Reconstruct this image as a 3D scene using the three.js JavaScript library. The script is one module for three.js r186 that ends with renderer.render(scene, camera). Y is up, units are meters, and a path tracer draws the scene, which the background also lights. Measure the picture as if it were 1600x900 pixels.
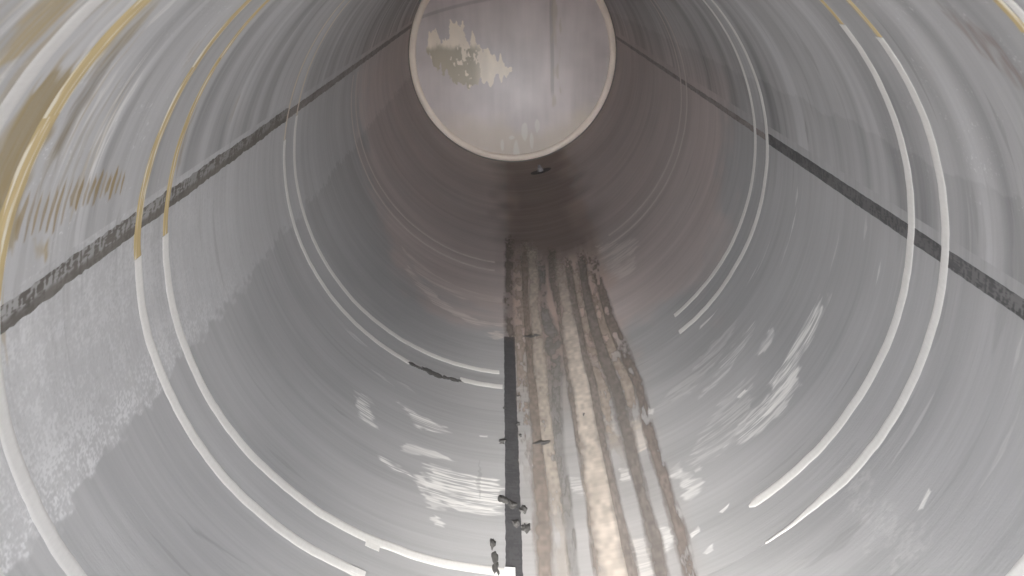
import * as THREE from 'three';
import { mergeGeometries } from 'three/addons/utils/BufferGeometryUtils.js';

// ------------------------------------------------------------------ camera, sky, sun, exposure
const scene = new THREE.Scene();
const AXIS = 1.03;                         // height of the tank's axis above the ground; inner radius is 1 m
const camera = new THREE.PerspectiveCamera(45.4, 16 / 9, 0.05, 600);
camera.rotation.order = 'YXZ';
camera.rotation.set(-0.4441, -0.0049, -0.0201);
camera.focus = 2.2; camera.userData.fStop = 5;
camera.position.set(-0.0856, AXIS + 0.8621, 0);

const HAZE = 1.6, ELEV = 23 * Math.PI / 180, EXPOSURE = 10.4, SKY = 1.6;
{ // an even, hazy overcast sky, palest along the horizon
  const W = 256, H = 128, d = new Float32Array(W * H * 4);
  for (let j = 0; j < H; j++) for (let i = 0; i < W; i++) {
    const el = Math.sin(((j + 0.5) / H - 0.5) * Math.PI), k = 0.75 + HAZE * Math.exp(-Math.abs(el) / 0.16);
    const c = 1 + 0.05 * Math.sin(i / W * Math.PI * 6 + 3 * el) * Math.max(el, 0), o = (j * W + i) * 4;
    d[o] = SKY * k * c * 0.985; d[o + 1] = SKY * k * c; d[o + 2] = SKY * k * c * 1.03; d[o + 3] = 1;
  }
  const t = new THREE.DataTexture(d, W, H, THREE.RGBAFormat, THREE.FloatType);
  t.mapping = THREE.EquirectangularReflectionMapping; t.magFilter = t.minFilter = THREE.LinearFilter; t.needsUpdate = true;
  scene.background = t; scene.environment = t; 
}
const sun = new THREE.DirectionalLight(0xfffaf4, 1.5);
sun.position.set(-1, 1 + 18 * Math.tan(ELEV), 18); sun.target.position.set(0, 1, 0);
sun.castShadow = true; sun.shadow.radius = 32; sun.shadow.mapSize.set(2048, 2048);
Object.assign(sun.shadow.camera, { left: -10, right: 10, top: 10, bottom: -10, near: 0.5, far: 50 });
scene.add(sun, sun.target);

const renderer = new THREE.WebGLRenderer({ antialias: true });
renderer.toneMapping = THREE.LinearToneMapping;
renderer.toneMappingExposure = EXPOSURE;
renderer.shadowMap.enabled = true;

// ------------------------------------------------------------------ small helpers
const D2R = Math.PI / 180;
const clamp = (x, a = 0, b = 1) => (x < a ? a : x > b ? b : x);
const sm = (a, b, x) => { const t = clamp((x - a) / (b - a)); return t * t * (3 - 2 * t); };
const mix = (a, b, t) => a + (b - a) * t;
function hash(i, j) {
  let h = (Math.imul(i, 374761393) + Math.imul(j, 668265263)) | 0;
  h = Math.imul(h ^ (h >>> 13), 1274126177); h ^= h >>> 16;
  return (h >>> 0) / 4294967296;
}
function vn(x, y) {                                    // value noise 0..1
  const i = Math.floor(x), j = Math.floor(y); let u = x - i, v = y - j;
  u = u * u * (3 - 2 * u); v = v * v * (3 - 2 * v);
  const a = hash(i, j), b = hash(i + 1, j), c = hash(i, j + 1), d = hash(i + 1, j + 1);
  return a + (b - a) * u + (c - a + (a - b - c + d) * u) * v;
}
const fbm = (x, y, n = 3) => { let s = 0, a = 0.5, t = 0; for (let k = 0; k < n; k++) { s += a * vn(x + 17.3 * k, y - 9.1 * k); t += a; a *= 0.5; x *= 2.03; y *= 2.03; } return s / t; };
let seed = 7; const rnd = () => { seed = (Math.imul(seed, 1664525) + 1013904223) | 0; return (seed >>> 0) / 4294967296; };
const srgb = new Uint8Array(4097);                     // linear 0..1 -> sRGB byte
for (let k = 0; k <= 4096; k++) { const x = k / 4096; srgb[k] = Math.round(255 * (x <= 0.0031308 ? 12.92 * x : 1.055 * Math.pow(x, 1 / 2.4) - 0.055)); }
const enc = (x) => srgb[(clamp(x) * 4096) | 0];
const onWall = (th, z, r = 1) => [r * Math.sin(th * D2R), AXIS - r * Math.cos(th * D2R), -z];   // th: degrees from the bottom, + to the right; z: depth
const count = {};
const numbered = (n) => { const k = count[n] = (count[n] ?? -1) + 1; return k ? `${n}_${String(k).padStart(3, '0')}` : n; };
function part(name, geometry, material, parent, label) {
  const m = new THREE.Mesh(geometry, material); m.name = numbered(name); m.castShadow = m.receiveShadow = true;
  if (label) m.userData.label = label; parent.add(m); return m;
}
const std = (rgb, rough, extra = {}) => new THREE.MeshStandardMaterial({ color: new THREE.Color().setRGB(...rgb), roughness: rough, ...extra });
function dataTex(W, H, px, srgbSpace = true, alpha = false) {
  const d = new Uint8Array(W * H * 4), o = [0, 0, 0, 1];
  for (let j = 0; j < H; j++) for (let i = 0; i < W; i++) {
    o[3] = 1; px((i + 0.5) / W, (j + 0.5) / H, o); const k = (j * W + i) * 4;
    if (srgbSpace) { d[k] = enc(o[0]); d[k + 1] = enc(o[1]); d[k + 2] = enc(o[2]); } else { d[k] = d[k + 1] = d[k + 2] = clamp(o[0]) * 255; }
    d[k + 3] = alpha ? clamp(o[3]) * 255 : 255;
  }
  return texOf(d, W, H, srgbSpace);
}
function texOf(d, W, H, srgbSpace = true) {
  const t = new THREE.DataTexture(d, W, H, THREE.RGBAFormat); t.magFilter = THREE.LinearFilter; t.minFilter = THREE.LinearMipmapLinearFilter; t.generateMipmaps = true;
  t.wrapS = t.wrapT = THREE.RepeatWrapping; if (srgbSpace) t.colorSpace = THREE.SRGBColorSpace; t.needsUpdate = true; return t;
}
// a curved slab lying on the wall: theta range, depth range, inner and outer radius, optional uv rectangle and wavy edges
function slab(t0, t1, z0, z1, ri, ro, { step = 2, nz = 1, uv = null, wobble = null, taper = 0 } = {}) {
  const nt = Math.max(1, Math.ceil((t1 - t0) / step)), pos = [], uvs = [], idx = [];
  const ring = (r, flip) => {
    const b = pos.length / 3;
    for (let j = 0; j <= nz; j++) for (let i = 0; i <= nt; i++) {
      const u = i / nt, v = j / nz; let z = mix(z0, z1, v), a = mix(t0, t1, u), rr = r;
      if (wobble) { const w = wobble(u, v, a, z); a += w[0]; z += w[1]; }
      if (taper && r === ri) rr = mix(ro - 0.0001, ri, Math.min(1, Math.min(v, 1 - v) / taper));
      pos.push(...onWall(a, z, rr));
      if (uv) uvs.push((a - uv[0]) / (uv[1] - uv[0]), (z - uv[2]) / (uv[3] - uv[2])); else uvs.push(a * D2R, z);
    }
    const n = nt + 1;
    for (let j = 0; j < nz; j++) for (let i = 0; i < nt; i++) {
      const p = b + j * n + i, q = p + 1, s = p + n, t = s + 1;
      flip ? idx.push(p, s, q, q, s, t) : idx.push(p, q, s, q, t, s);
    }
    return b;
  };
  const A = ring(ri, true), B = ring(ro, false), n = nt + 1;
  const side = (list) => {                             // walls of their own, so that edges stay crisp
    const b = pos.length / 3;
    for (const k of list) for (const o of [A, B]) { const s = (o + k) * 3; pos.push(pos[s], pos[s + 1], pos[s + 2]); uvs.push(uvs[(o + k) * 2], uvs[(o + k) * 2 + 1]); }
    for (let k = 0; k + 1 < list.length; k++) { const p = b + 2 * k; idx.push(p, p + 1, p + 2, p + 1, p + 3, p + 2); }
  };
  const rowOf = (j) => Array.from({ length: n }, (_, i) => j * n + i), colOf = (i) => Array.from({ length: nz + 1 }, (_, j) => j * n + i);
  side(rowOf(0)); side(rowOf(nz).reverse()); side(colOf(0).reverse()); side(colOf(nt));
  const g = new THREE.BufferGeometry();
  g.setAttribute('position', new THREE.Float32BufferAttribute(pos, 3)); g.setAttribute('uv', new THREE.Float32BufferAttribute(uvs, 2)); g.setIndex(idx); g.computeVertexNormals();
  return g;
}

// ------------------------------------------------------------------ the ground outside the open mouth
const ground = new THREE.Mesh(new THREE.PlaneGeometry(500, 500, 4, 4).rotateX(-Math.PI / 2), (() => {
  const t = dataTex(256, 256, (u, v, o) => { const n = 0.16 + 0.08 * (fbm(u * 8, v * 8, 3) - 0.5) + 0.05 * (hash(u * 256 | 0, v * 256 | 0) - 0.5); o[0] = n; o[1] = n * 0.98; o[2] = n * 0.94; });
  t.repeat.set(250, 250); return new THREE.MeshStandardMaterial({ map: t, roughness: 0.95 });
})());
ground.name = 'ground'; ground.userData.kind = 'structure'; ground.receiveShadow = true; scene.add(ground);

// ------------------------------------------------------------------ the tank
const tank = new THREE.Group(); tank.name = 'tank'; scene.add(tank);
tank.userData = { label: 'long grey round tank seen from inside, with paired white ring bands and closed end', category: 'tank' };

const MOUTH = -2.4, END = 6.9;
part('outer_shell', (() => {                            // steel tube round the lining, closed behind the end
  const p = [[1.003, -0.0], [1.022, 0], [1.022, END + 0.42 - MOUTH], [0.0, END + 0.44 - MOUTH], [0, END + 0.425 - MOUTH], [1.003, END + 0.40 - MOUTH], [1.003, 0]];
  const g = new THREE.LatheGeometry(p.map(([r, h]) => new THREE.Vector2(r, h)), 96); g.rotateX(-Math.PI / 2); g.translate(0, AXIS, -MOUTH); return g;
})(), std([0.33, 0.33, 0.335], 0.6), tank);

// marks on the lining, in surface coordinates [degrees from the bottom, metres deep]
const MARKS = [];
const mark = (poly, rgb, k, o = {}) => {
  let a0 = 999, a1 = -999, z0 = 99, z1 = -99; for (const [a, z] of poly) { a0 = Math.min(a0, a); a1 = Math.max(a1, a); z0 = Math.min(z0, z); z1 = Math.max(z1, z); }
  const pa = o.pa ?? 2.5, pz = o.pz ?? 0.02;
  MARKS.push({ poly, rgb, k, grain: o.grain ?? 0.6, fz: o.fz ?? 190, ft: o.ft ?? 0.18, pa, pz, box: [a0 - pa * 1.2, a1 + pa * 1.2, z0 - pz * 1.2, z1 + pz * 1.2], s: MARKS.length * 13.7 });
};
const WHITE = [0.86, 0.85, 0.83], OCHRE = [0.40, 0.315, 0.17];
// scraped patches on the lower left
mark([[-45.7, 2.34], [-42.3, 2.37], [-39.5, 2.361], [-41.3, 2.288], [-37.5, 2.209], [-41.2, 2.205], [-44.3, 2.24]], WHITE, 0.85, { grain: 0.85, ft: 0.1 });
mark([[-33.7, 2.444], [-29.5, 2.425], [-22.7, 2.403], [-20.9, 2.364], [-27.2, 2.33], [-31, 2.386]], WHITE, 0.85, { grain: 0.85, ft: 0.1 });
mark([[-32.6, 2.175], [-31.4, 2.213], [-23.4, 2.227], [-17.1, 2.203], [-23.2, 2.186], [-30.8, 2.155]], WHITE, 0.7, { grain: 0.3, pa: 1.5, pz: 0.012 });
mark([[-38.3, 2.085], [-32.9, 2.08], [-26.1, 2.036], [-24.8, 2.149], [-19.2, 2.141], [-7.4, 2.133], [-7.4, 1.941], [-13.5, 1.925], [-19.1, 1.947], [-25.1, 1.992], [-29, 2.028], [-33.7, 2.05]], WHITE, 0.85, { grain: 0.9 });
mark([[-25, 1.982], [-22.1, 1.979], [-17, 1.942], [-20.3, 1.908], [-23.4, 1.905]], WHITE, 0.75, { grain: 0.4 });
mark([[-21.9, 1.883], [-20.2, 1.871], [-18.6, 1.836], [-21.3, 1.833]], WHITE, 0.75, { grain: 0.4, pa: 1.2, pz: 0.012 });
mark([[-27.5, 2.05], [-24.5, 2.09], [-22, 2.05], [-24.5, 2.01]], WHITE, 0.7, { grain: 0.4 });
mark([[-55, 2.664], [-50.9, 2.692], [-46.8, 2.685], [-50.9, 2.655]], WHITE, 0.35, { pa: 1, pz: 0.008 });
mark([[-44, 2.55], [-41, 2.56], [-36, 2.53], [-40, 2.53]], WHITE, 0.25, { pa: 1, pz: 0.008 });
mark([[-38, 2.58], [-34, 2.585], [-29, 2.55], [-33, 2.56]], WHITE, 0.25, { pa: 1, pz: 0.008 });
mark([[-13, 2.40], [-10.5, 2.405], [-10.5, 2.39], [-13, 2.385]], WHITE, 0.6, { pa: 0.6, pz: 0.006 });
// sweeping scrapes deeper in, left of the floor
mark([[-44.2, 3.746], [-28.2, 3.532], [-14.7, 3.434], [-6.9, 3.445], [-6.9, 3.400], [-15.6, 3.37], [-28.8, 3.427], [-40.8, 3.604]], [0.74, 0.68, 0.64], 0.75, { grain: 0.8, fz: 90, ft: 0.08 });
mark([[-47, 3.884], [-40.2, 3.854], [-22.2, 3.774], [-6.2, 3.767], [-6.2, 3.706], [-22.9, 3.634], [-38.9, 3.694]], [0.70, 0.64, 0.60], 0.6, { grain: 0.9, fz: 70, ft: 0.08 });
mark([[-12.4, 3.301], [-7.3, 3.354], [-7.3, 3.233], [-11.3, 3.237]], [0.76, 0.7, 0.65], 0.75, { grain: 0.6 });
// lower right
mark([[79.8, 2.105], [78.5, 2.046], [71.1, 2.032], [66, 2.025], [64.5, 1.942], [58.5, 1.964], [52.4, 1.977], [57.5, 2.087], [66, 2.112], [74.2, 2.121]], WHITE, 0.95, { grain: 0.8, fz: 150 });
mark([[62, 1.99], [56, 2.05], [48, 2.04], [44, 1.98], [50, 1.93], [58, 1.93]], WHITE, 0.6, { grain: 1, fz: 190 });
mark([[65.9, 2.305], [65.4, 2.244], [60.8, 2.227], [58, 2.26]], WHITE, 0.7, { grain: 0.5, pa: 1.5 });
mark([[57, 2.697], [53.5, 2.692], [49, 2.695], [50.6, 2.713]], WHITE, 0.75, { grain: 0.1, pa: 0.8, pz: 0.006 });
mark([[30.4, 2.015], [32.9, 2.033], [33.6, 1.978], [36.4, 1.876], [32.8, 1.838], [29.8, 1.875]], WHITE, 0.6, { grain: 0.6, fz: 90 });
mark([[34.9, 1.963], [37.1, 1.976], [36.5, 1.942], [34.9, 1.945]], WHITE, 0.5, { pa: 0.8, pz: 0.01 });
mark([[29.6, 2.419], [31.6, 2.402], [30.5, 2.361], [29.4, 2.376]], WHITE, 0.7, { grain: 0.2, pa: 0.8, pz: 0.01 });
mark([[29.5, 1.706], [31.7, 1.723], [31.8, 1.699], [29.7, 1.685]], WHITE, 0.7, { grain: 0.3, pa: 0.6, pz: 0.008 });
mark([[30.9, 1.612], [33.2, 1.631], [33.3, 1.608], [31.4, 1.6]], WHITE, 0.7, { grain: 0.3, pa: 0.6, pz: 0.008 });
mark([[36.7, 1.737], [38.8, 1.747], [38.5, 1.733], [36.9, 1.725]], WHITE, 0.85, { grain: 0.1, pa: 0.5, pz: 0.005 });
mark([[50.1, 2.161], [52.6, 2.16], [52.7, 2.144], [50.4, 2.142]], WHITE, 0.9, { grain: 0.1, pa: 0.5, pz: 0.006 });
mark([[66.6, 1.296], [70.1, 1.312], [70.4, 1.3], [67.8, 1.286]], WHITE, 0.85, { grain: 0.1, pa: 0.6, pz: 0.006 });
mark([[30.4, 4.273], [37, 4.13], [46.7, 3.999], [40.8, 3.623], [32.1, 3.648], [30.4, 3.869]], [0.72, 0.66, 0.62], 0.65, { grain: 0.9, fz: 70 });
mark([[63, 2.40], [59, 2.43], [51, 2.40], [42, 2.30], [50, 2.31], [57, 2.35]], WHITE, 0.4, { grain: 1, fz: 190 });
mark([[60, 2.52], [52, 2.55], [40, 2.47], [30, 2.40], [42, 2.36], [52, 2.44]], WHITE, 0.22, { grain: 1, fz: 120 });
mark([[57, 2.2], [48, 2.22], [37, 2.1], [33, 1.98], [42, 1.95], [52, 2.05]], WHITE, 0.3, { grain: 1, fz: 120 });
mark([[62.2, 1.62], [62.8, 1.509], [63.9, 1.341], [65.5, 1.2], [58, 1.22], [58.5, 1.5]], WHITE, 0.13, { grain: 1, fz: 160, ft: 1.2 });
for (const [a, z, l, w, k] of [[86.5, 2.447, 5, 0.006, 0.5], [92, 2.459, 3, 0.01, 0.5], [80, 2.447, 5, 0.007, 0.4], [91, 1.83, 3, 0.006, 0.5], [97, 1.94, 2.5, 0.01, 0.4], [95, 1.25, 4, 0.006, 0.4], [76, 2.6, 7, 0.006, 0.4], [70, 2.62, 4, 0.006, 0.4], [88, 2.1, 6, 0.006, 0.25], [75, 1.45, 8, 0.008, 0.25], [82, 1.2, 7, 0.008, 0.25]])
  mark([[a - l, z], [a, z + w], [a + l, z], [a, z - w]], WHITE, k, { grain: 0.4, pa: 1, pz: 0.006 });
// two dark rubbed lines
mark([[-69.5, 1.325], [-62, 1.346], [-52, 1.36], [-62, 1.332]], [0.24, 0.24, 0.24], 0.5, { grain: 0.2, pa: 1, pz: 0.012 });
mark([[-13.5, 2.1], [-12.8, 2.25], [-12.2, 2.1], [-12.6, 2.0]], [0.24, 0.24, 0.24], 0.4, { grain: 0.2, pa: 0.5, pz: 0.03 });
// pale and dark strokes across the upper left, near the mouth
for (let k = 0; k < 70; k++) { const lo = k < 22, a = lo ? -120 - 16 * rnd() : -137 - 14 * rnd(), z = lo ? 1.07 + 0.2 * rnd() : 0.66 + 0.5 * rnd(), l = 3 + 9 * rnd(), w = 0.003 + 0.01 * rnd(), q = rnd();
  mark([[a - l, z], [a, z + w], [a + l, z], [a, z - w]], q < 0.5 ? WHITE : q < 0.8 ? [0.30, 0.26, 0.19] : OCHRE, 0.25 + 0.45 * rnd(), { grain: 0.7, pa: 1.5, pz: 0.008, fz: 160 }); }
// scraped pale patches between the brown streaks on the floor
mark([[23.8, 2.393], [27.2, 2.366], [27.2, 2.181], [23.4, 2.163]], [0.72, 0.66, 0.6], 0.75, { grain: 0.4, pa: 0.8, fz: 60 });
mark([[18.9, 2.131], [21.8, 2.116], [21.2, 2.055], [18.7, 2.059]], WHITE, 0.6, { grain: 0.5, pa: 0.8 });
mark([[23.9, 1.792], [26.9, 1.762], [26.8, 1.693], [23.6, 1.668]], WHITE, 0.6, { grain: 0.5, pa: 0.8 });
mark([[18.4, 1.78], [21.4, 1.76], [21.4, 1.594], [18.2, 1.59]], [0.72, 0.69, 0.66], 0.6, { grain: 0.5, pa: 0.8 });
mark([[18.3, 2.62], [21, 2.60], [21, 2.25], [18.4, 2.25]], [0.62, 0.56, 0.5], 0.5, { grain: 0.7, pa: 0.8, fz: 40 });
mark([[7.6, 2.14], [11, 2.12], [10.5, 2.03], [7.6, 2.04]], WHITE, 0.45, { grain: 0.8, pa: 1 });
mark([[17.8, 3.28], [20.5, 3.24], [20.3, 2.75], [17.8, 2.72]], [0.24, 0.2, 0.18], 0.55, { grain: 0.8, pa: 1, fz: 30 });
mark([[-0.4, 2.25], [1, 2.25], [1, 2.225], [-0.4, 2.22]], WHITE, 0.8, { grain: 0.1, pa: 0.4, pz: 0.006 });
mark([[-1.8, 3.25], [0, 3.26], [0, 3.2], [-1.4, 3.2]], [0.6, 0.55, 0.5], 0.5, { grain: 0.5, pa: 0.6 });
// ochre primer showing through on the upper left near the mouth
mark([[-137, 0.915], [-138, 0.98], [-137, 1.036], [-126, 1.05], [-116, 1.045], [-115, 0.91], [-126, 0.905]], [0.345, 0.275, 0.155], 1, { grain: 0.15, pz: 0.03 });
mark([[-150, 0.76], [-143.1, 0.754], [-139, 0.80], [-142, 0.835], [-150, 0.83]], OCHRE, 0.85, { grain: 0.5 });
mark([[-140, 0.70], [-132, 0.72], [-128, 0.78], [-132, 0.84], [-138, 0.82]], OCHRE, 0.6, { grain: 0.7 });
for (let k = 0; k < 17; k++) { const z = 1.055 + 0.022 * k, c = k < 7 ? -120.6 + 0.25 * k : -119.6 + 0.22 * (k - 7), l = k < 7 ? 2.4 + rnd() : 1.5 + 0.9 * rnd(), w = 0.006 + 0.005 * rnd();
  mark([[c - l, z], [c - l * 0.4, z + w], [c + l, z + w * 0.6], [c + l, z - w * 0.4], [c, z - w]], [0.33, 0.245, 0.12], 0.75 + 0.25 * rnd(), { grain: 0.3, pa: 0.7, pz: 0.006, fz: 60 }); }
mark([[-116.6, 1.11], [-115, 1.167], [-113, 1.174], [-114.7, 1.12]], OCHRE, 0.8, { grain: 0.8, pa: 1.5, fz: 60 });
mark([[-145, 1.06], [-138, 1.05], [-128, 1.075], [-124, 1.12], [-132, 1.11], [-141, 1.09]], [0.2, 0.16, 0.1], 0.55, { grain: 0.85, fz: 80 });
mark([[-146, 1.0], [-140, 1.02], [-134, 1.06], [-138, 1.10], [-146, 1.07]], [0.36, 0.29, 0.16], 0.5, { grain: 0.85, fz: 70 });
mark([[-140, 1.45], [-136, 1.42], [-130, 1.45], [-134, 1.49]], [0.3, 0.24, 0.15], 0.3, { grain: 0.8 });
mark([[-124, 1.70], [-116, 1.73], [-112, 1.71], [-116, 1.70]], [0.28, 0.21, 0.11], 0.6, { grain: 0.6, pz: 0.01 });
mark([[-124, 2.05], [-118, 2.06], [-116, 2.03], [-120, 2.02]], [0.28, 0.21, 0.11], 0.4, { grain: 0.7, pz: 0.01 });
mark([[-114, 1.04], [-106, 1.04], [-103, 1.05], [-108, 1.052]], OCHRE, 0.8, { grain: 0.4, pz: 0.006 });
// rusty smear on the upper right
mark([[140.6, 1.20], [139.1, 1.149], [134.2, 1.10], [132.6, 1.13], [135.4, 1.189]], [0.22, 0.15, 0.12], 0.5, { grain: 0.7 });
mark([[146, 1.22], [142, 1.20], [138, 1.16], [142, 1.15]], [0.24, 0.2, 0.18], 0.35, { grain: 0.8 });
// long fine strokes of the brush, dark and pale, right round the wall
for (let k = 0; k < 260; k++) {
  const up = rnd() < 0.7, side = rnd() < 0.5 ? -1 : 1, a = side * (up ? 92 + 60 * rnd() : 20 + 75 * rnd()), z = 0.8 + 3.6 * rnd() * rnd() + 0.4 * rnd(), l = 3 + 16 * rnd() * rnd() + 3 * rnd(), w = 0.004 + 0.022 * rnd() * rnd();
  const pale = rnd() < 0.55, k0 = (pale ? 0.35 : 0.42) * (0.25 + 0.75 * rnd() * rnd());
  mark([[a - l, z], [a, z + w], [a + l, z], [a, z - w]], pale ? [0.62, 0.61, 0.6] : [0.16, 0.155, 0.15], k0, { grain: 0.4, pa: 1, pz: w * 0.5, fz: 160 });
}

function paintMarks(buf, W, H, T0, T1, Z0, Z1) {
  for (const m of MARKS) for (const off of [0, 360]) {
    const [a0, a1, z0, z1] = m.box; if (a1 + off < T0 || a0 + off > T1 || z1 < Z0 || z0 > Z1) continue;
    const i0 = clamp(Math.floor((a0 + off - T0) / (T1 - T0) * W), 0, W), i1 = clamp(Math.ceil((a1 + off - T0) / (T1 - T0) * W), 0, W);
    const j0 = clamp(Math.floor((z0 - Z0) / (Z1 - Z0) * H), 0, H), j1 = clamp(Math.ceil((z1 - Z0) / (Z1 - Z0) * H), 0, H);
    const P = m.poly, n = P.length;
    for (let j = j0; j < j1; j++) for (let i = i0; i < i1; i++) {
      const a = T0 + (i + 0.5) / W * (T1 - T0) - off, z = Z0 + (j + 0.5) / H * (Z1 - Z0);
      const nz = vn(a * 0.55 + m.s, z * 90), nb = vn(a * 0.25 + m.s, z * 22 + 5);
      const aa = a + (nz + nb - 1) * m.pa * 1.4, zz = z + (vn(a * 0.4 - m.s, z * 40) - 0.5) * m.pz;
      // signed distance in a space where pa degrees and pz metres count the same
      let d2 = 1e9, inside = false;
      for (let p = 0, q = n - 1; p < n; q = p++) {
        const xp = (P[p][0] - aa) / m.pa, yp = (P[p][1] - zz) / m.pz, xq = (P[q][0] - aa) / m.pa, yq = (P[q][1] - zz) / m.pz;
        if ((yp > 0) !== (yq > 0) && 0 < (xq - xp) * (0 - yp) / (yq - yp) + xp) inside = !inside;
        const ex = xq - xp, ey = yq - yp, t = clamp(-(xp * ex + yp * ey) / (ex * ex + ey * ey + 1e-9)), dx = xp + ex * t, dy = yp + ey * t; d2 = Math.min(d2, dx * dx + dy * dy);
      }
      const d = inside ? Math.sqrt(d2) : -Math.sqrt(d2); if (d < -0.25) continue;
      const g = vn(a * m.ft + m.s, z * m.fz) * 0.65 + vn(a * m.ft * 3 - m.s, z * m.fz * 2.3) * 0.35;
      const al = m.k * sm(-0.25, 0.55, d) * mix(1, sm(0.27, 0.70, g), m.grain);
      if (al < 0.004) continue; const o = (j * W + i) * 3;
      for (let c = 0; c < 3; c++) buf[o + c] = mix(buf[o + c], m.rgb[c] * (0.9 + 0.2 * g), al);
    }
  }
}
// the coat of the lining at one point of the wall
const out3 = [0, 0, 0];
function coat(a, z) {
  const s = a * D2R;                                        // metres round the wall
  const st1 = fbm(s * 0.9 + 3, z * 14, 3), st2 = vn(s * 2.2, z * 75), st3 = vn(s * 5, z * 210 + 7), cl = fbm(s * 2.4, z * 2.4 + 40, 3), fine = hash((s * 900) | 0, (z * 900) | 0);
  const A = a > 180 ? a - 360 : a;
  let k = 0.43 + 0.10 * (st1 - 0.5) + 0.04 * (st2 - 0.5) + 0.03 * (st3 - 0.5) + 0.08 * (cl - 0.5) + 0.012 * (fine - 0.5);
  const grit = sm(0.80, 0.95, vn(s * 210 + 9, z * 210) * 0.7 + 0.3 * vn(s * 20, z * 20)) * sm(2.2, 1.2, z) * sm(105, 115, Math.abs(A)); k += 0.16 * grit;
  const edgeN = (vn(s * 60, z * 45) - 0.5) * 2.6 + (vn(s * 14, z * 16) - 0.5) * 2.2;
  // a dry, rubbed coat above a straight overlap on the left; its lower edge is frayed
  const L = sm(-0.9, 0.9, -83.2 - A + edgeN) * (A < 0 ? 1 : 0);
  if (L > 0 && A > -112) { const h = (0.5 * vn(s * 260 + z * 130, z * 150 - s * 80) + 0.5 * vn(s * 120 - z * 70, z * 210 + s * 50)) * (0.65 + 0.5 * vn(s * 14, z * 14 + 8)) * (0.6 + 0.6 * vn(s * 34, z * 30)); k += L * (0.03 + (0.085 + 0.09 * sm(-92, -85, A)) * sm(0.30, 0.66, h) * sm(2.6, 1.0, z) - 0.05 * sm(0.2, 0.08, h)); }
  if (L > 0) k += L * 0.05;
  // the same on the right, an overlapping coat that ends just above the dark band
  const Rr = sm(-0.3, 0.3, A - 114.2 - Math.floor(vn(z * 6, 3) * 3) * 0.5 + edgeN * 0.4); if (A > 0) k += Rr * 0.05;
  // streakier where the coat was brushed on above the bands
  if (A < -112 || A > 104) k += 0.26 * (fbm(s * 0.7 + 31, z * 16, 2) - 0.5) - 0.09 * sm(0.56, 0.78, vn(s * 1.1 - z * 2.5 + 60, z * 9 + 2));
  let r = k, g = k * 1.0, b = k * 1.012;
  // mauve-brown dust, with its own ragged edge, over the deeper half
  const bz = A < 0 ? mix(3.28, 4.35, sm(-14, -95, A)) : mix(2.98, 3.2, sm(60, 92, A));
  const du = sm(-0.2, 0.25, z - bz + (fbm(s * 5, z * 5, 3) - 0.5) * 0.8) * sm(126, 96, Math.abs(A)) * (0.75 + 0.4 * fbm(s * 2, z * 3, 2));
  r *= mix(1, 1.28, du); g *= mix(1, 1.13, du); b *= mix(1, 1.08, du);
  // grey-brown film under the streaks on the floor
  const fl = sm(-7, -3, A) * sm(33, 27, A + (vn(s * 12, z * 6) - 0.5) * 6) * (0.25 + 0.75 * sm(2.4, 3.3, z + (fbm(s * 8, z * 3, 2) - 0.5) * 1.2));
  r *= mix(1, 0.94, fl); g *= mix(1, 0.86, fl); b *= mix(1, 0.80, fl);
  // old slurry line: beyond it the floor was never scraped
  const sl = sm(4.05, 4.45, z + (fbm(s * 14, z * 2, 3) - 0.5) * 0.5) * sm(-16, 2, A + (vn(s * 9, z * 4) - 0.5) * 10) * sm(42, 20, A + (vn(s * 7, z * 5) - 0.5) * 10);
  const sd = mix(1, 0.5, sl * (0.8 + 0.3 * st2)); r *= sd; g *= sd; b *= sd;
  out3[0] = r; out3[1] = g; out3[2] = b; return out3;
}
function liningTex(T0, T1, Z0, Z1, W, H) {
  const buf = new Float32Array(W * H * 3), d = new Uint8Array(W * H * 4);
  for (let j = 0; j < H; j++) for (let i = 0; i < W; i++) { const c = coat(T0 + (i + 0.5) / W * (T1 - T0), Z0 + (j + 0.5) / H * (Z1 - Z0)), o = (j * W + i) * 3; buf[o] = c[0]; buf[o + 1] = c[1]; buf[o + 2] = c[2]; }
  paintMarks(buf, W, H, T0, T1, Z0, Z1);
  for (let k = 0; k < W * H; k++) { d[k * 4] = enc(buf[k * 3]); d[k * 4 + 1] = enc(buf[k * 3 + 1]); d[k * 4 + 2] = enc(buf[k * 3 + 2]); d[k * 4 + 3] = 255; }
  const t = texOf(d, W, H); t.wrapS = t.wrapT = THREE.ClampToEdgeWrapping; return t;
}
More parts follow.
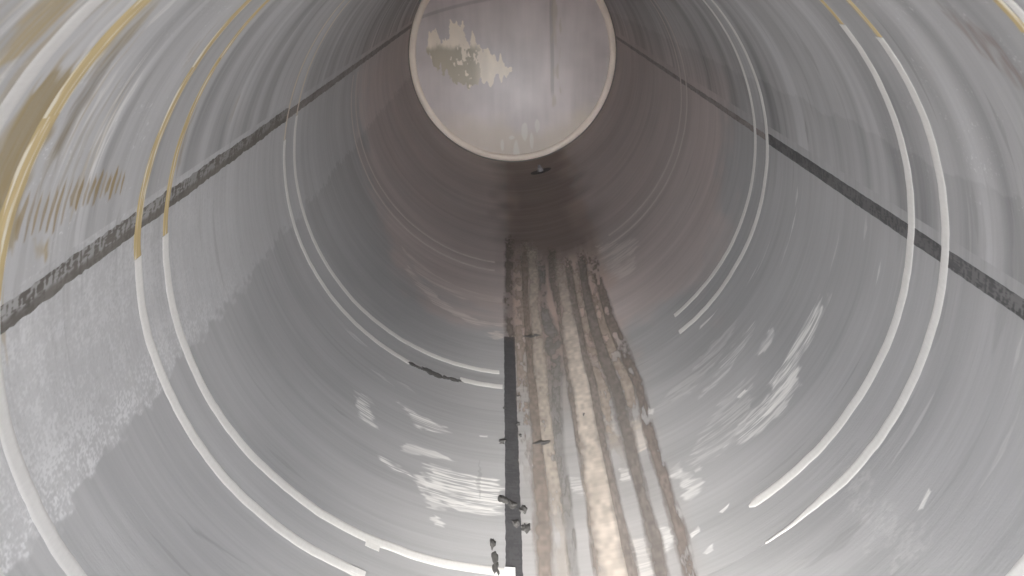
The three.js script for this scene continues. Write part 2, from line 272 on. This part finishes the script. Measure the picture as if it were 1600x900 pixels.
// three sheets round the tank, meeting under the dark strips; five rows in depth, meeting at the ring bands
const SHEETS = [[-109.6, -5.0], [-5.0, 101.0], [101.0, 250.4]], ROWS = [MOUTH, 1.534, 2.783, 4.155, 5.5, END];
const bumpT = dataTex(1024, 1024, (u, v, o) => { // brush strokes and grit, 0.5 m a side, tiling round the wall
  const P = (f) => Math.min(1, Math.min(u, 1 - u) * 8); o[0] = 0.5 + P() * (0.5 * (vn(u * 9, v * 110) - 0.5) + 0.35 * (vn(u * 30 + 50, v * 260) - 0.5) + 0.3 * (vn(u * 150, v * 150) - 0.5));
}, false);
SHEETS.forEach(([t0, t1], si) => {
  const up = si === 2, W = up ? 1536 : 1280;
  const mats = [[0.4, 2.783, W, 2048], [2.783, END, W >> 1, 1024]].map(([z0, z1, w, h]) => {
    const b = bumpT.clone(); b.repeat.set((t1 - t0) * D2R / 0.5, (z1 - z0) / 0.5); b.needsUpdate = true;
    return { box: [t0, t1, z0, z1], m: new THREE.MeshStandardMaterial({ map: liningTex(t0, t1, z0, z1, w, h), roughness: 0.55, bumpMap: b, bumpScale: 0.00025 }) };
  });
  for (let r = 0; r < 5; r++) {
    const q = mats[r < 2 ? 0 : 1], gap = 0.02;
    part('lining_panel', slab(t0 + gap, t1 - gap, ROWS[r] + (r ? 0.0003 : 0), ROWS[r + 1] - 0.0003, 1, 1.002, { step: 1, nz: 4, uv: q.box }), q.m, tank);
  }
});

// ------------------------------------------------------------------ ring bands: laid in pairs, in lengths, little more than 1 mm thick
const bandT = dataTex(512, 128, (u, v, o) => { const n = 0.80 + 0.07 * (fbm(u * 6, v * 2, 3) - 0.5) + 0.05 * (vn(u * 220, v * 3) - 0.5); o[0] = n; o[1] = n * 0.985; o[2] = n * 0.955; });
const yellT = dataTex(512, 128, (u, v, o) => { const n = 0.9 + 0.3 * (fbm(u * 10, v * 6, 3) - 0.5), w = sm(0.56, 0.70, fbm(u * 9 + 4, v * 6, 3) * 0.7 + 0.3 * (v * 2 % 1)); o[0] = mix(0.66 * n, 0.80, w); o[1] = mix(0.52 * n, 0.75, w); o[2] = mix(0.27 * n, 0.63, w); });
const dustT = dataTex(512, 128, (u, v, o) => { const n = 0.68 + 0.12 * (fbm(u * 16, v * 2, 3) - 0.5); o[0] = n; o[1] = n * 0.93; o[2] = n * 0.88; });
for (const t of [bandT, yellT, dustT]) t.repeat.set(1.3, 25);
const bandM = new THREE.MeshStandardMaterial({ map: bandT, roughness: 0.5 }), yellM = new THREE.MeshStandardMaterial({ map: yellT, roughness: 0.55 }), dustM = new THREE.MeshStandardMaterial({ map: dustT, roughness: 0.65 });
const oldM = new THREE.MeshStandardMaterial({ map: bandT, color: new THREE.Color().setRGB(0.83, 0.83, 0.84), roughness: 0.6 });
const creamM = new THREE.MeshStandardMaterial({ map: dustT, color: new THREE.Color().setRGB(1, 0.97, 0.86), roughness: 0.6 });
const wob = (amp, s) => (u, v, a) => [0, amp * (vn(a * 0.13 + s, s) - 0.5) + amp * 0.5 * (vn(a * 0.6 + s, 3) - 0.5)];
function band(t0, t1, z0, z1, m, label, th = 0.0011, tip = 0) { return part('ring_band', slab(t0, t1, z0, z1, 1 - th, 0.9999, { step: 1, nz: 7, taper: 0.14, wobble: (u, v, a) => { const w = wob(0.006, z0 * 40 + t0)(u, v, a); if (tip) w[1] += (z1 - z0) * (0.5 - v) * 0.75 * (1 - sm(0, tip, u)); return w; } }), m, tank, label); }
const YL = 'ochre yellow upper length of the ring band';
band(-109, -58, 0.86, 0.898, oldM); band(-172, -109, 0.86, 0.898, oldM);
band(-111.5, -34, 1.0, 1.036, oldM); band(-172, -111.6, 0.992, 1.036, yellM, YL);
band(62, 139, 1.0, 1.034, bandM); band(139.2, 170, 0.99, 1.012, bandM); band(139.2, 170, 1.0125, 1.034, yellM, YL);
band(-103.6, -33.6, 1.516, 1.552, bandM); band(-104.3 - 66, -103.7, 1.512, 1.546, yellM, YL);
band(42.2, 134.5, 1.522, 1.556, bandM, undefined, 0.0011, 0.2); band(134.6, 170, 1.526, 1.55, yellM, YL);
band(-103.7, -5.6, 1.662, 1.698, bandM); band(-170, -103.8, 1.664, 1.692, yellM, YL);
band(42.2, 135.6, 1.674, 1.709, bandM, undefined, 0.0011, 0.015); band(135.7, 170, 1.68, 1.702, yellM, YL);
band(-103, -34, 2.752, 2.786, bandM); band(-19.2, -7.3, 2.772, 2.811, bandM); band(-168, -103.1, 2.754, 2.774, creamM, 'yellowed upper length of the ring band');
band(44.5, 168, 2.772, 2.808, bandM);
band(-107, -8.2, 2.902, 2.938, bandM); band(-165, -107.1, 2.906, 2.926, creamM, 'yellowed upper length of the ring band'); band(45.3, 168, 2.918, 2.952, bandM);
for (const [z0, z1] of [[4.142, 4.17], [4.282, 4.309]]) { band(-106, -10.2, z0, z1, dustM, 'dusty deep ring band'); band(36, 165, z0, z1, dustM, 'dusty deep ring band'); }
// short joining pieces stepped off the first pair
part('band_patch', slab(-36.2, -33.2, 1.53, 1.552, 0.9984, 0.9988, { step: 0.5 }), bandM, tank);
part('band_patch', slab(-34.5, -31.6, 1.645, 1.667, 0.9984, 0.9988, { step: 0.5 }), bandM, tank);
// bright clean end of the first band, running onto the dark strip
part('band_patch', slab(-7.0, -4.9, 1.662, 1.699, 0.9972, 0.9988, { step: 0.5 }), std([0.82, 0.82, 0.82], 0.4), tank, 'bright white end piece of the ring band');

// ------------------------------------------------------------------ dark strips along the joints between sheets
function stripMat(wear, rgb, L, rough = 1) {
  const t = dataTex(128, 2048, (u, v, o) => {
    const z = v * L, n = fbm(u * 2, z * 12, 3), h = vn(u * 3 + 9, z * 150) * 0.45 + vn(u * 14, z * 90) * 0.3 + vn(u * 2, z * 30) * 0.25;
    const w = wear(u, z) * sm(0.42, 0.60, h), k = 0.95 + rough * (0.5 * (n - 0.5) + 0.25 * (h - 0.5));
    for (let c = 0; c < 3; c++) o[c] = mix(rgb[c] * k, 0.36 * [1, 0.99, 0.98][c], w);
  });
  t.wrapS = t.wrapT = THREE.ClampToEdgeWrapping; return new THREE.MeshStandardMaterial({ map: t, roughness: 0.6 });
}
function strip(t0, t1, z0, z1, m, label, ragged) {
  return part('seam_strip', slab(t0, t1, z0, z1, 0.9996, 0.9999, { step: (t1 - t0) / 6, nz: Math.ceil((z1 - z0) / 0.012), uv: [t0, t1, z0, z1],
    wobble: (u, v, a, z) => [(u < 0.01 || u > 0.99 ? ragged * (vn(z * 70, u * 9) + 0.7 * vn(z * 12, u * 5) - 0.85) : 0), 0] }), m, tank, label);
}
strip(-110.9, -107.7, 0.7, 2.76, stripMat((u, z) => (0.12 + 0.88 * sm(0.72, 0.5, u + 0.1 * (vn(z * 60, 2) - 0.5))) * mix(0.5, 1, sm(2.0, 0.4, z)), [0.16, 0.147, 0.132], 2.06), 'worn dark strip along the left wall', 0.4);
strip(-110.2, -107.9, 2.761, END - 0.02, stripMat((u, z) => 0.2 + 0.35 * sm(0, 1.2, z), [0.24, 0.215, 0.20], 4.1), 'dusty deep length of the left strip', 0.3);
strip(99.6, 102.2, 0.8, 2.772, stripMat((u, z) => 0.16 + 0.3 * sm(0.9, 0.2, z), [0.108, 0.107, 0.11], 1.97), 'straight dark strip along the right wall', 0.12);
strip(100.0, 101.6, 2.773, END - 0.02, stripMat((u, z) => 0.25 + 0.3 * sm(0, 1.2, z), [0.27, 0.235, 0.222], 4.1), 'dusty deep length of the right strip', 0.2);
const floorStrip = strip(-6.8, -3.45, 0.5, 3.285, stripMat((u, z) => 0.05, [0.082, 0.081, 0.086], 2.8, 0.3), 'black strip along the floor', 0.18);

// ragged lumps of black sealant: on the floor strip, beside it and over the second ring band
const sealM = std([0.10, 0.097, 0.094], 0.6);
function lump(a, z, w, l, h, parent, seedv) {
  const g = new THREE.SphereGeometry(1, 18, 12), p = g.attributes.position;
  for (let i = 0; i < p.count; i++) { const x = p.getX(i), y = p.getY(i), q = p.getZ(i), f = 0.45 + 1.1 * vn(x * 2.2 + seedv, q * 2.2 + y * 1.5 + seedv * 2);
    const aa = a + x * f * w / 2 / D2R, zz = z + q * f * l / 2, v = onWall(aa, zz, 1 - Math.max(y, -0.05) * f * h); p.setXYZ(i, ...v); }
  g.computeVertexNormals(); return part('sealant_lump', g, sealM, parent);
}
[[-7.5, 2.373, 0.03, 0.03], [-7.3, 2.02, 0.032, 0.05], [-2.9, 1.975, 0.03, 0.045], [-2.6, 1.883, 0.03, 0.05], [-5, 2.0, 0.035, 0.04], [-4.6, 1.9, 0.03, 0.03], [-3.3, 2.5, 0.015, 0.02], [-6.9, 2.62, 0.012, 0.015], [-3.1, 2.72, 0.012, 0.02]].forEach(([a, z, w, l], i) => lump(a, z, w, l, 0.005, floorStrip, i * 3.1));
[[2.8, 2.367, 0.05, 0.03], [0.9, 2.367, 0.03, 0.02], [13.57, 2.525, 0.012, 0.028], [1.2, 3.29, 0.05, 0.035], [3.4, 3.295, 0.04, 0.03], [-9.3, 1.80, 0.018, 0.05], [-8.9, 1.74, 0.02, 0.06], [-8.6, 1.69, 0.022, 0.05], [-2.9, 2.42, 0.012, 0.02]].forEach(([a, z, w, l], i) => lump(a, z, w, l, 0.004, tank, 40 + i * 3.7));
for (let k = 0; k < 15; k++) { const u = k / 14; if (k === 9 || k === 11 || k === 13) continue; lump(mix(-33.5, -19.5, u) + 0.8 * (hash(k, 8) - 0.5), 2.772 + 0.02 * (hash(k, 5) - 0.5), 0.03 + 0.025 * hash(k, 3), 0.016 + 0.022 * hash(k, 4), 0.0025, tank, 90 + k * 2.3); }

// ------------------------------------------------------------------ brown and cream residue streaks left on the floor
function streak(rows, rgb, solid, label, s, h) {
  const z0 = rows[rows.length - 1][0] - 0.35, z1 = rows[0][0] + 0.12, at = (z) => {
    let k = 0; while (k + 2 < rows.length && rows[k + 1][0] > z) k++;
    const a = rows[k], b = rows[k + 1], t = clamp((z - a[0]) / (b[0] - a[0])); return [mix(a[1], b[1], t), mix(a[2], b[2], t)];
  };
  const L = z1 - z0, nz = Math.ceil(L / 0.02), na = 6, pos = [], uv = [], idx = [];
  for (let j = 0; j <= nz; j++) for (let i = 0; i <= na; i++) {
    const z = z0 + L * j / nz, u = i / na, [l, r] = at(z), m = (r - l) * 0.26, a = mix(l - m, r + m, u) + 0.3 * (vn(z * 4 + s, u < 0.5 ? 1 : 7) - 0.5);
    pos.push(...onWall(a, z, 1 - 0.0006 - h * Math.sin(Math.PI * u))); uv.push(u, j / nz);
  }
  for (let j = 0; j < nz; j++) for (let i = 0; i < na; i++) { const p = j * (na + 1) + i, q = p + na + 1; idx.push(p, q, p + 1, p + 1, q, q + 1); }
  const g = new THREE.BufferGeometry(); g.setAttribute('position', new THREE.Float32BufferAttribute(pos, 3)); g.setAttribute('uv', new THREE.Float32BufferAttribute(uv, 2)); g.setIndex(idx); g.computeVertexNormals();
  const t = dataTex(96, 1024, (u, v, o) => {
    const z = z0 + v * L, e = Math.min(u, 1 - u), n = fbm(u * 2.5 + s, z * 11, 4), f = vn(u * 7 + s, z * 42), b = vn(u * 1.5 + s, z * 130);
    const k = 0.78 + 0.4 * (n - 0.5) + 0.16 * (f - 0.5) + 0.12 * (b - 0.5) + 0.2;
    for (let c = 0; c < 3; c++) o[c] = rgb[c] * k;
    o[3] = sm(-0.02, 0.34, e + 0.16 * (vn(u * 3 + s, z * 7) - 0.5) + 0.07 * (vn(u * 9, z * 40 + s) - 0.5)) * solid(z, n) * mix(0.75, 1, f) * sm(0, 0.3, z1 - z + 0.25 * (f - 0.5));
  }, true, true);
  t.wrapS = t.wrapT = THREE.ClampToEdgeWrapping;
  const mt = new THREE.MeshStandardMaterial({ map: t, transparent: true, roughness: 0.8, side: THREE.DoubleSide });
  const m = part('residue_streak', g, mt, tank, label); return m;
}
const BR = [0.29, 0.255, 0.232], GB = [0.295, 0.283, 0.27], CR = [0.58, 0.515, 0.45];
const full = (z) => mix(0.78, 0.92, sm(2.2, 3, z)), worn = (z, n) => 0.85 * mix(0.45, 1, sm(0.34, 0.56, n));
streak([[4.73, -5.6, -2.4], [4.1, -6.3, -3.2], [3.56, -6.4, -3.4], [3.36, -6.3, -3.3]], [0.235, 0.20, 0.182], (z, n) => 0.85 * mix(0.5, 1, sm(0.35, 0.55, n)) * sm(3.2, 3.3, z), 'dark brown streak on the floor beyond the end of the black strip', 3, 0.0008);
streak([[4.43, -2.6, 1.2], [3.48, -3.2, 0.3], [3.06, -3.1, 0.1], [2.5, -3.2, -0.4], [2.0, -3.3, -0.5]], [0.46, 0.39, 0.34], (z, n) => 0.75 * sm(0.35, 0.5, n) * sm(2.0, 2.6, z), 'pale streak on the floor beside the black strip', 5, 0.0008);
streak([[4.62, 0.3, 2.9], [4.24, 0.1, 2.8], [3.91, 0, 2.3], [3.48, -0.1, 1.8], [3.24, 0, 2.1], [2.92, -0.2, 1.6], [2.82, 0.1, 2.5], [2.41, -0.1, 2.5], [2.08, -0.5, 2.8], [1.67, -0.6, 2.5]], [0.32, 0.27, 0.235], full, 'brown streak on the floor nearest the black strip', 11, 0.0012);
streak([[4.61, 2.9, 6.5], [4.06, 2.5, 6], [3.61, 1.9, 5.3], [3.23, 1.9, 5.7], [2.85, 1.5, 5.3], [2.64, 1.9, 5.1], [2.33, 2.2, 5.3], [2.13, 2.8, 5.9], [1.96, 2.9, 5.7], [1.8, 3.1, 5.6]], CR, (z, n) => 0.85 * sm(0.30, 0.48, n + 0.2 * sm(1.9, 2.3, z)) * mix(0.4, 1, sm(1.8, 2.3, z)), 'narrow cream streak on the floor', 21, 0.0012);
streak([[4.29, 6.5, 9.3], [3.68, 5.6, 8.1], [3.19, 5.6, 11.0], [2.99, 5.8, 10.6], [2.77, 5.6, 8.5], [2.55, 5.3, 7.8], [2.26, 5.1, 7.6], [2.07, 5.4, 7.5], [1.9, 5.4, 7.6], [1.67, 5.5, 7.3]], GB, worn, 'dark grey streak on the floor, worn through in places', 31, 0.0012);
streak([[4.43, 10.8, 14.0], [3.95, 10.3, 13.0], [3.54, 10.7, 12.3], [3.19, 10.9, 12], [2.58, 10.5, 12.1], [2.15, 10.6, 12.1], [1.94, 10.5, 11.9], [1.69, 10.2, 11.8]], BR, worn, 'thin dark streak along the left edge of the widest cream streak', 41, 0.0006);
streak([[4.22, 13, 17.0], [3.83, 12.9, 16.2], [3.52, 12.3, 16.4], [3.29, 11.9, 16.8], [2.96, 11.6, 16.5], [2.76, 12.0, 16.4], [2.43, 11.7, 16.4], [2.16, 11.4, 16.3], [1.92, 11.4, 16.3], [1.64, 11.2, 16.5]], [0.64, 0.57, 0.505], (z, n) => mix(0.96, 0.6, sm(3.2, 4.0, z)), 'widest cream streak on the floor', 51, 0.0014);
streak([[4.18, 17.2, 19.2], [3.71, 15.8, 18.3], [3.44, 16, 18.2], [3.02, 15.9, 17.8], [2.74, 16.6, 18.6], [2.41, 16.1, 18.2], [2.14, 16.1, 18], [1.91, 16.3, 18], [1.71, 16.2, 18.3], [1.62, 16.3, 18.3]], BR, full, 'dark brown streak along the right edge of the widest cream streak', 61, 0.0012);
streak([[4.1, 18.6, 21.4], [3.6, 18.2, 20.6], [3.2, 18.1, 20.4], [2.7, 18.4, 21.5], [2.3, 18.2, 21.4]], [0.50, 0.43, 0.37], (z, n) => 0.8 * sm(0.36, 0.55, n) * sm(2.0, 2.6, z), 'patchy pale streak between two dark streaks', 67, 0.0008);
streak([[4.21, 21.9, 24.7], [3.65, 20.5, 23.3], [3.24, 20.2, 23.1], [2.92, 20.5, 23.8], [2.68, 21.5, 24.8], [2.32, 21.4, 24.6], [2.09, 21.7, 24], [1.92, 21.8, 23.9], [1.72, 21.6, 24.4], [1.59, 21.4, 23.8]], [0.27, 0.24, 0.22], full, 'dark streak second from the right edge of the floor stain', 71, 0.0012);
streak([[4.1, 24.0, 26.4], [3.65, 23.3, 25.9], [3.25, 23.1, 25.8], [2.88, 23.8, 26.8], [2.61, 24.6, 27.8], [2.31, 24.5, 27.3]], [0.48, 0.41, 0.35], (z, n) => 0.8 * sm(0.34, 0.52, n) * sm(2.2, 2.6, z), 'patchy pale streak inside the right edge of the floor stain', 77, 0.0008);
streak([[4.03, 26.3, 28.9], [3.65, 25.9, 28.4], [3.25, 25.7, 28.6], [2.88, 26.8, 29.6], [2.61, 28, 30.4], [2.31, 27.2, 29.4], [2.07, 27, 29.6], [1.9, 27, 29.3], [1.74, 26.8, 29.1], [1.56, 26.3, 28.7]], [0.275, 0.235, 0.212], (z, n) => 0.85 * sm(0.26, 0.44, n), 'rightmost brown streak of the floor stain', 81, 0.0012);

// ------------------------------------------------------------------ the closed end: a dished head with a rounded beige rim
const endCap = new THREE.Group(); endCap.name = 'end_cap'; endCap.position.set(0, AXIS, -END); tank.add(endCap);
const inPoly = (P, x, y) => { let c = false; for (let p = 0, q = P.length - 1; p < P.length; q = p++) if ((P[p][1] > y) !== (P[q][1] > y) && x < (P[q][0] - P[p][0]) * (y - P[p][1]) / (P[q][1] - P[p][1]) + P[p][0]) c = !c; return c; };
const SCRAPE = [[-0.82, 0.14], [-0.79, -0.02], [-0.63, -0.16], [-0.45, -0.27], [-0.2, -0.23], [0.0, -0.12], [-0.02, -0.07], [-0.19, 0.0], [-0.34, 0.13], [-0.40, 0.2], [-0.43, 0.1], [-0.48, 0.31], [-0.58, 0.33], [-0.61, 0.16], [-0.68, 0.12], [-0.74, 0.28]];
const headT = dataTex(1024, 1024, (u, v, o) => {
  const x = (u - 0.5) * 2.04, y = (v - 0.5) * 2.04, n = fbm(x * 2.5, y * 2.5, 4), st = vn(x * 55, y * 5), st2 = vn(x * 18, y * 2.2);
  let k = 0.56 + 0.26 * (n - 0.5) + 0.025 * (st - 0.5) + 0.06 * (st2 - 0.5), r = k * 1.10, g = k * 0.965, b = k * 0.935;
  const beige = sm(-0.45, -0.75, y + 0.25 * (fbm(x * 3 + 9, y * 3, 3) - 0.5) * 2) * 0.7; r = mix(r, 0.66, beige); g = mix(g, 0.565, beige); b = mix(b, 0.465, beige);
  const wx = x + 0.05 * (vn(x * 30, y * 9) - 0.5) + 0.03 * (vn(x * 80, y * 50) - 0.5), wy = y + 0.14 * (vn(x * 34, y * 5 + 3) - 0.5) + 0.03 * (vn(x * 90, y * 50) - 0.5);
  if (inPoly(SCRAPE, wx, wy)) {
    const h = fbm(x * 14, y * 6, 3), och = sm(0.02, -0.16, x + 0.25) * sm(0.16, 0.08, y + 0.1 * (h - 0.5)) * sm(0.42, 0.5, h + 0.25 * sm(-0.4, -0.65, x) - 0.06 + 0.3 * (vn(x * 45, y * 26) - 0.5) + 0.2 * (vn(x * 90, y * 60) - 0.5));
    r = mix(0.86, 0.47, och) * (0.9 + 0.2 * h); g = mix(0.755, 0.405, och) * (0.9 + 0.2 * h); b = mix(0.64, 0.31, och) * (0.9 + 0.2 * h);
  }
  const sx = Math.abs(x - 0.385 + 0.03 * y - 0.02 * (vn(y * 3, 1) - 0.5)), seam = sm(0.022, 0.012, sx) * sm(-0.42, -0.3, y); r *= 1 - 0.25 * seam; g *= 1 - 0.25 * seam; b *= 1 - 0.26 * seam;
  const tan = sm(0.05, 0.03, Math.abs(x - 0.44 + 0.03 * vn(y * 12, 3))) * sm(-0.5, -0.45, y) * sm(0.75, 0.5, y) * sm(0.38, 0.6, vn(x * 40, y * 7)); r = mix(r, 0.52, tan * 0.6); g = mix(g, 0.44, tan * 0.6); b = mix(b, 0.36, tan * 0.6);
  for (const [cx, cy, rx, ry] of [[0.11, -0.72, 0.035, 0.08], [0.24, -0.66, 0.025, 0.06], [-0.12, -0.84, 0.02, 0.05], [0.18, -0.80, 0.02, 0.07], [0.02, -0.9, 0.03, 0.1], [-0.02, -0.77, 0.03, 0.02]]) {
    const d = ((x - cx) / rx) ** 2 + ((y - cy) / ry) ** 2; const w = sm(1.3, 0.7, d + 0.9 * (vn(x * 60, y * 14) - 0.5)) * 0.7; r = mix(r, 0.74, w); g = mix(g, 0.69, w); b = mix(b, 0.63, w);
  }
  const ln = sm(0.022, 0.008, Math.abs(y - 0.40 - 0.29 * (x + 0.84) + 0.12 * (x + 0.84) ** 2)) * sm(-0.1, -0.3, x); r *= 1 - 0.22 * ln; g *= 1 - 0.22 * ln; b *= 1 - 0.22 * ln;
  o[0] = r; o[1] = g; o[2] = b;
});
const lathe = (pts, n = 128) => { const g = new THREE.LatheGeometry(pts.map(([r, h]) => new THREE.Vector2(r, h)), n); g.rotateX(-Math.PI / 2); return g; };
const headG = lathe(Array.from({ length: 40 }, (_, i) => { const r = 0.935 * i / 39, Rc = 2.8; return [r, Math.sqrt(Rc * Rc - r * r) - Math.sqrt(Rc * Rc - 0.935 ** 2) + 0.05]; }));
{ const p = headG.attributes.position, uv = headG.attributes.uv; for (let i = 0; i < p.count; i++) uv.setXY(i, p.getX(i) / 2.04 + 0.5, p.getY(i) / 2.04 + 0.5); }
part('end_plate', headG, new THREE.MeshStandardMaterial({ map: headT, roughness: 0.37, side: THREE.DoubleSide }), endCap);
const rimT = dataTex(1024, 64, (u, v, o) => { const n = 0.90 + 0.16 * (fbm(u * 40, v * 2, 3) - 0.5); o[0] = n; o[1] = n * 0.87; o[2] = n * 0.75; });
part('rim', lathe(Array.from({ length: 13 }, (_, i) => { const a = i / 12 * Math.PI; return [0.9665 - 0.0325 * Math.cos(a), 0.05 - 0.022 * Math.sin(a)]; })), new THREE.MeshStandardMaterial({ map: rimT, roughness: 0.6, side: THREE.DoubleSide }), endCap);

// drain at the bottom just before the end: dark slotted recess plate with a bright bolt
const drain = new THREE.Group(); drain.name = 'drain_fitting'; tank.add(drain);
part('drain_opening', slab(8.4, 20, 6.36, 6.5, 0.9965, 0.9998, { step: 0.5, nz: 8, wobble: (u, v, a, z) => { const w = Math.sqrt(Math.max(0, 1 - (2 * v - 1) ** 2)); return [(0.5 - u) * 11.6 * (1 - Math.max(w, 0.05)), 0]; } }), std([0.025, 0.024, 0.028], 0.5), drain);
{
  const g = mergeGeometries([new THREE.CylinderGeometry(0.028, 0.034, 0.03, 6), new THREE.CylinderGeometry(0.014, 0.014, 0.03, 16).translate(0, 0.03, 0)]);
  const b = part('bolt', g, std([0.30, 0.295, 0.30], 0.45), drain); b.position.set(...onWall(14, 6.43, 0.978)); b.rotation.z = 14 * D2R;
}

scene.traverse((o) => { if (o.isMesh) o.castShadow = o.receiveShadow = true; });
renderer.render(scene, camera);
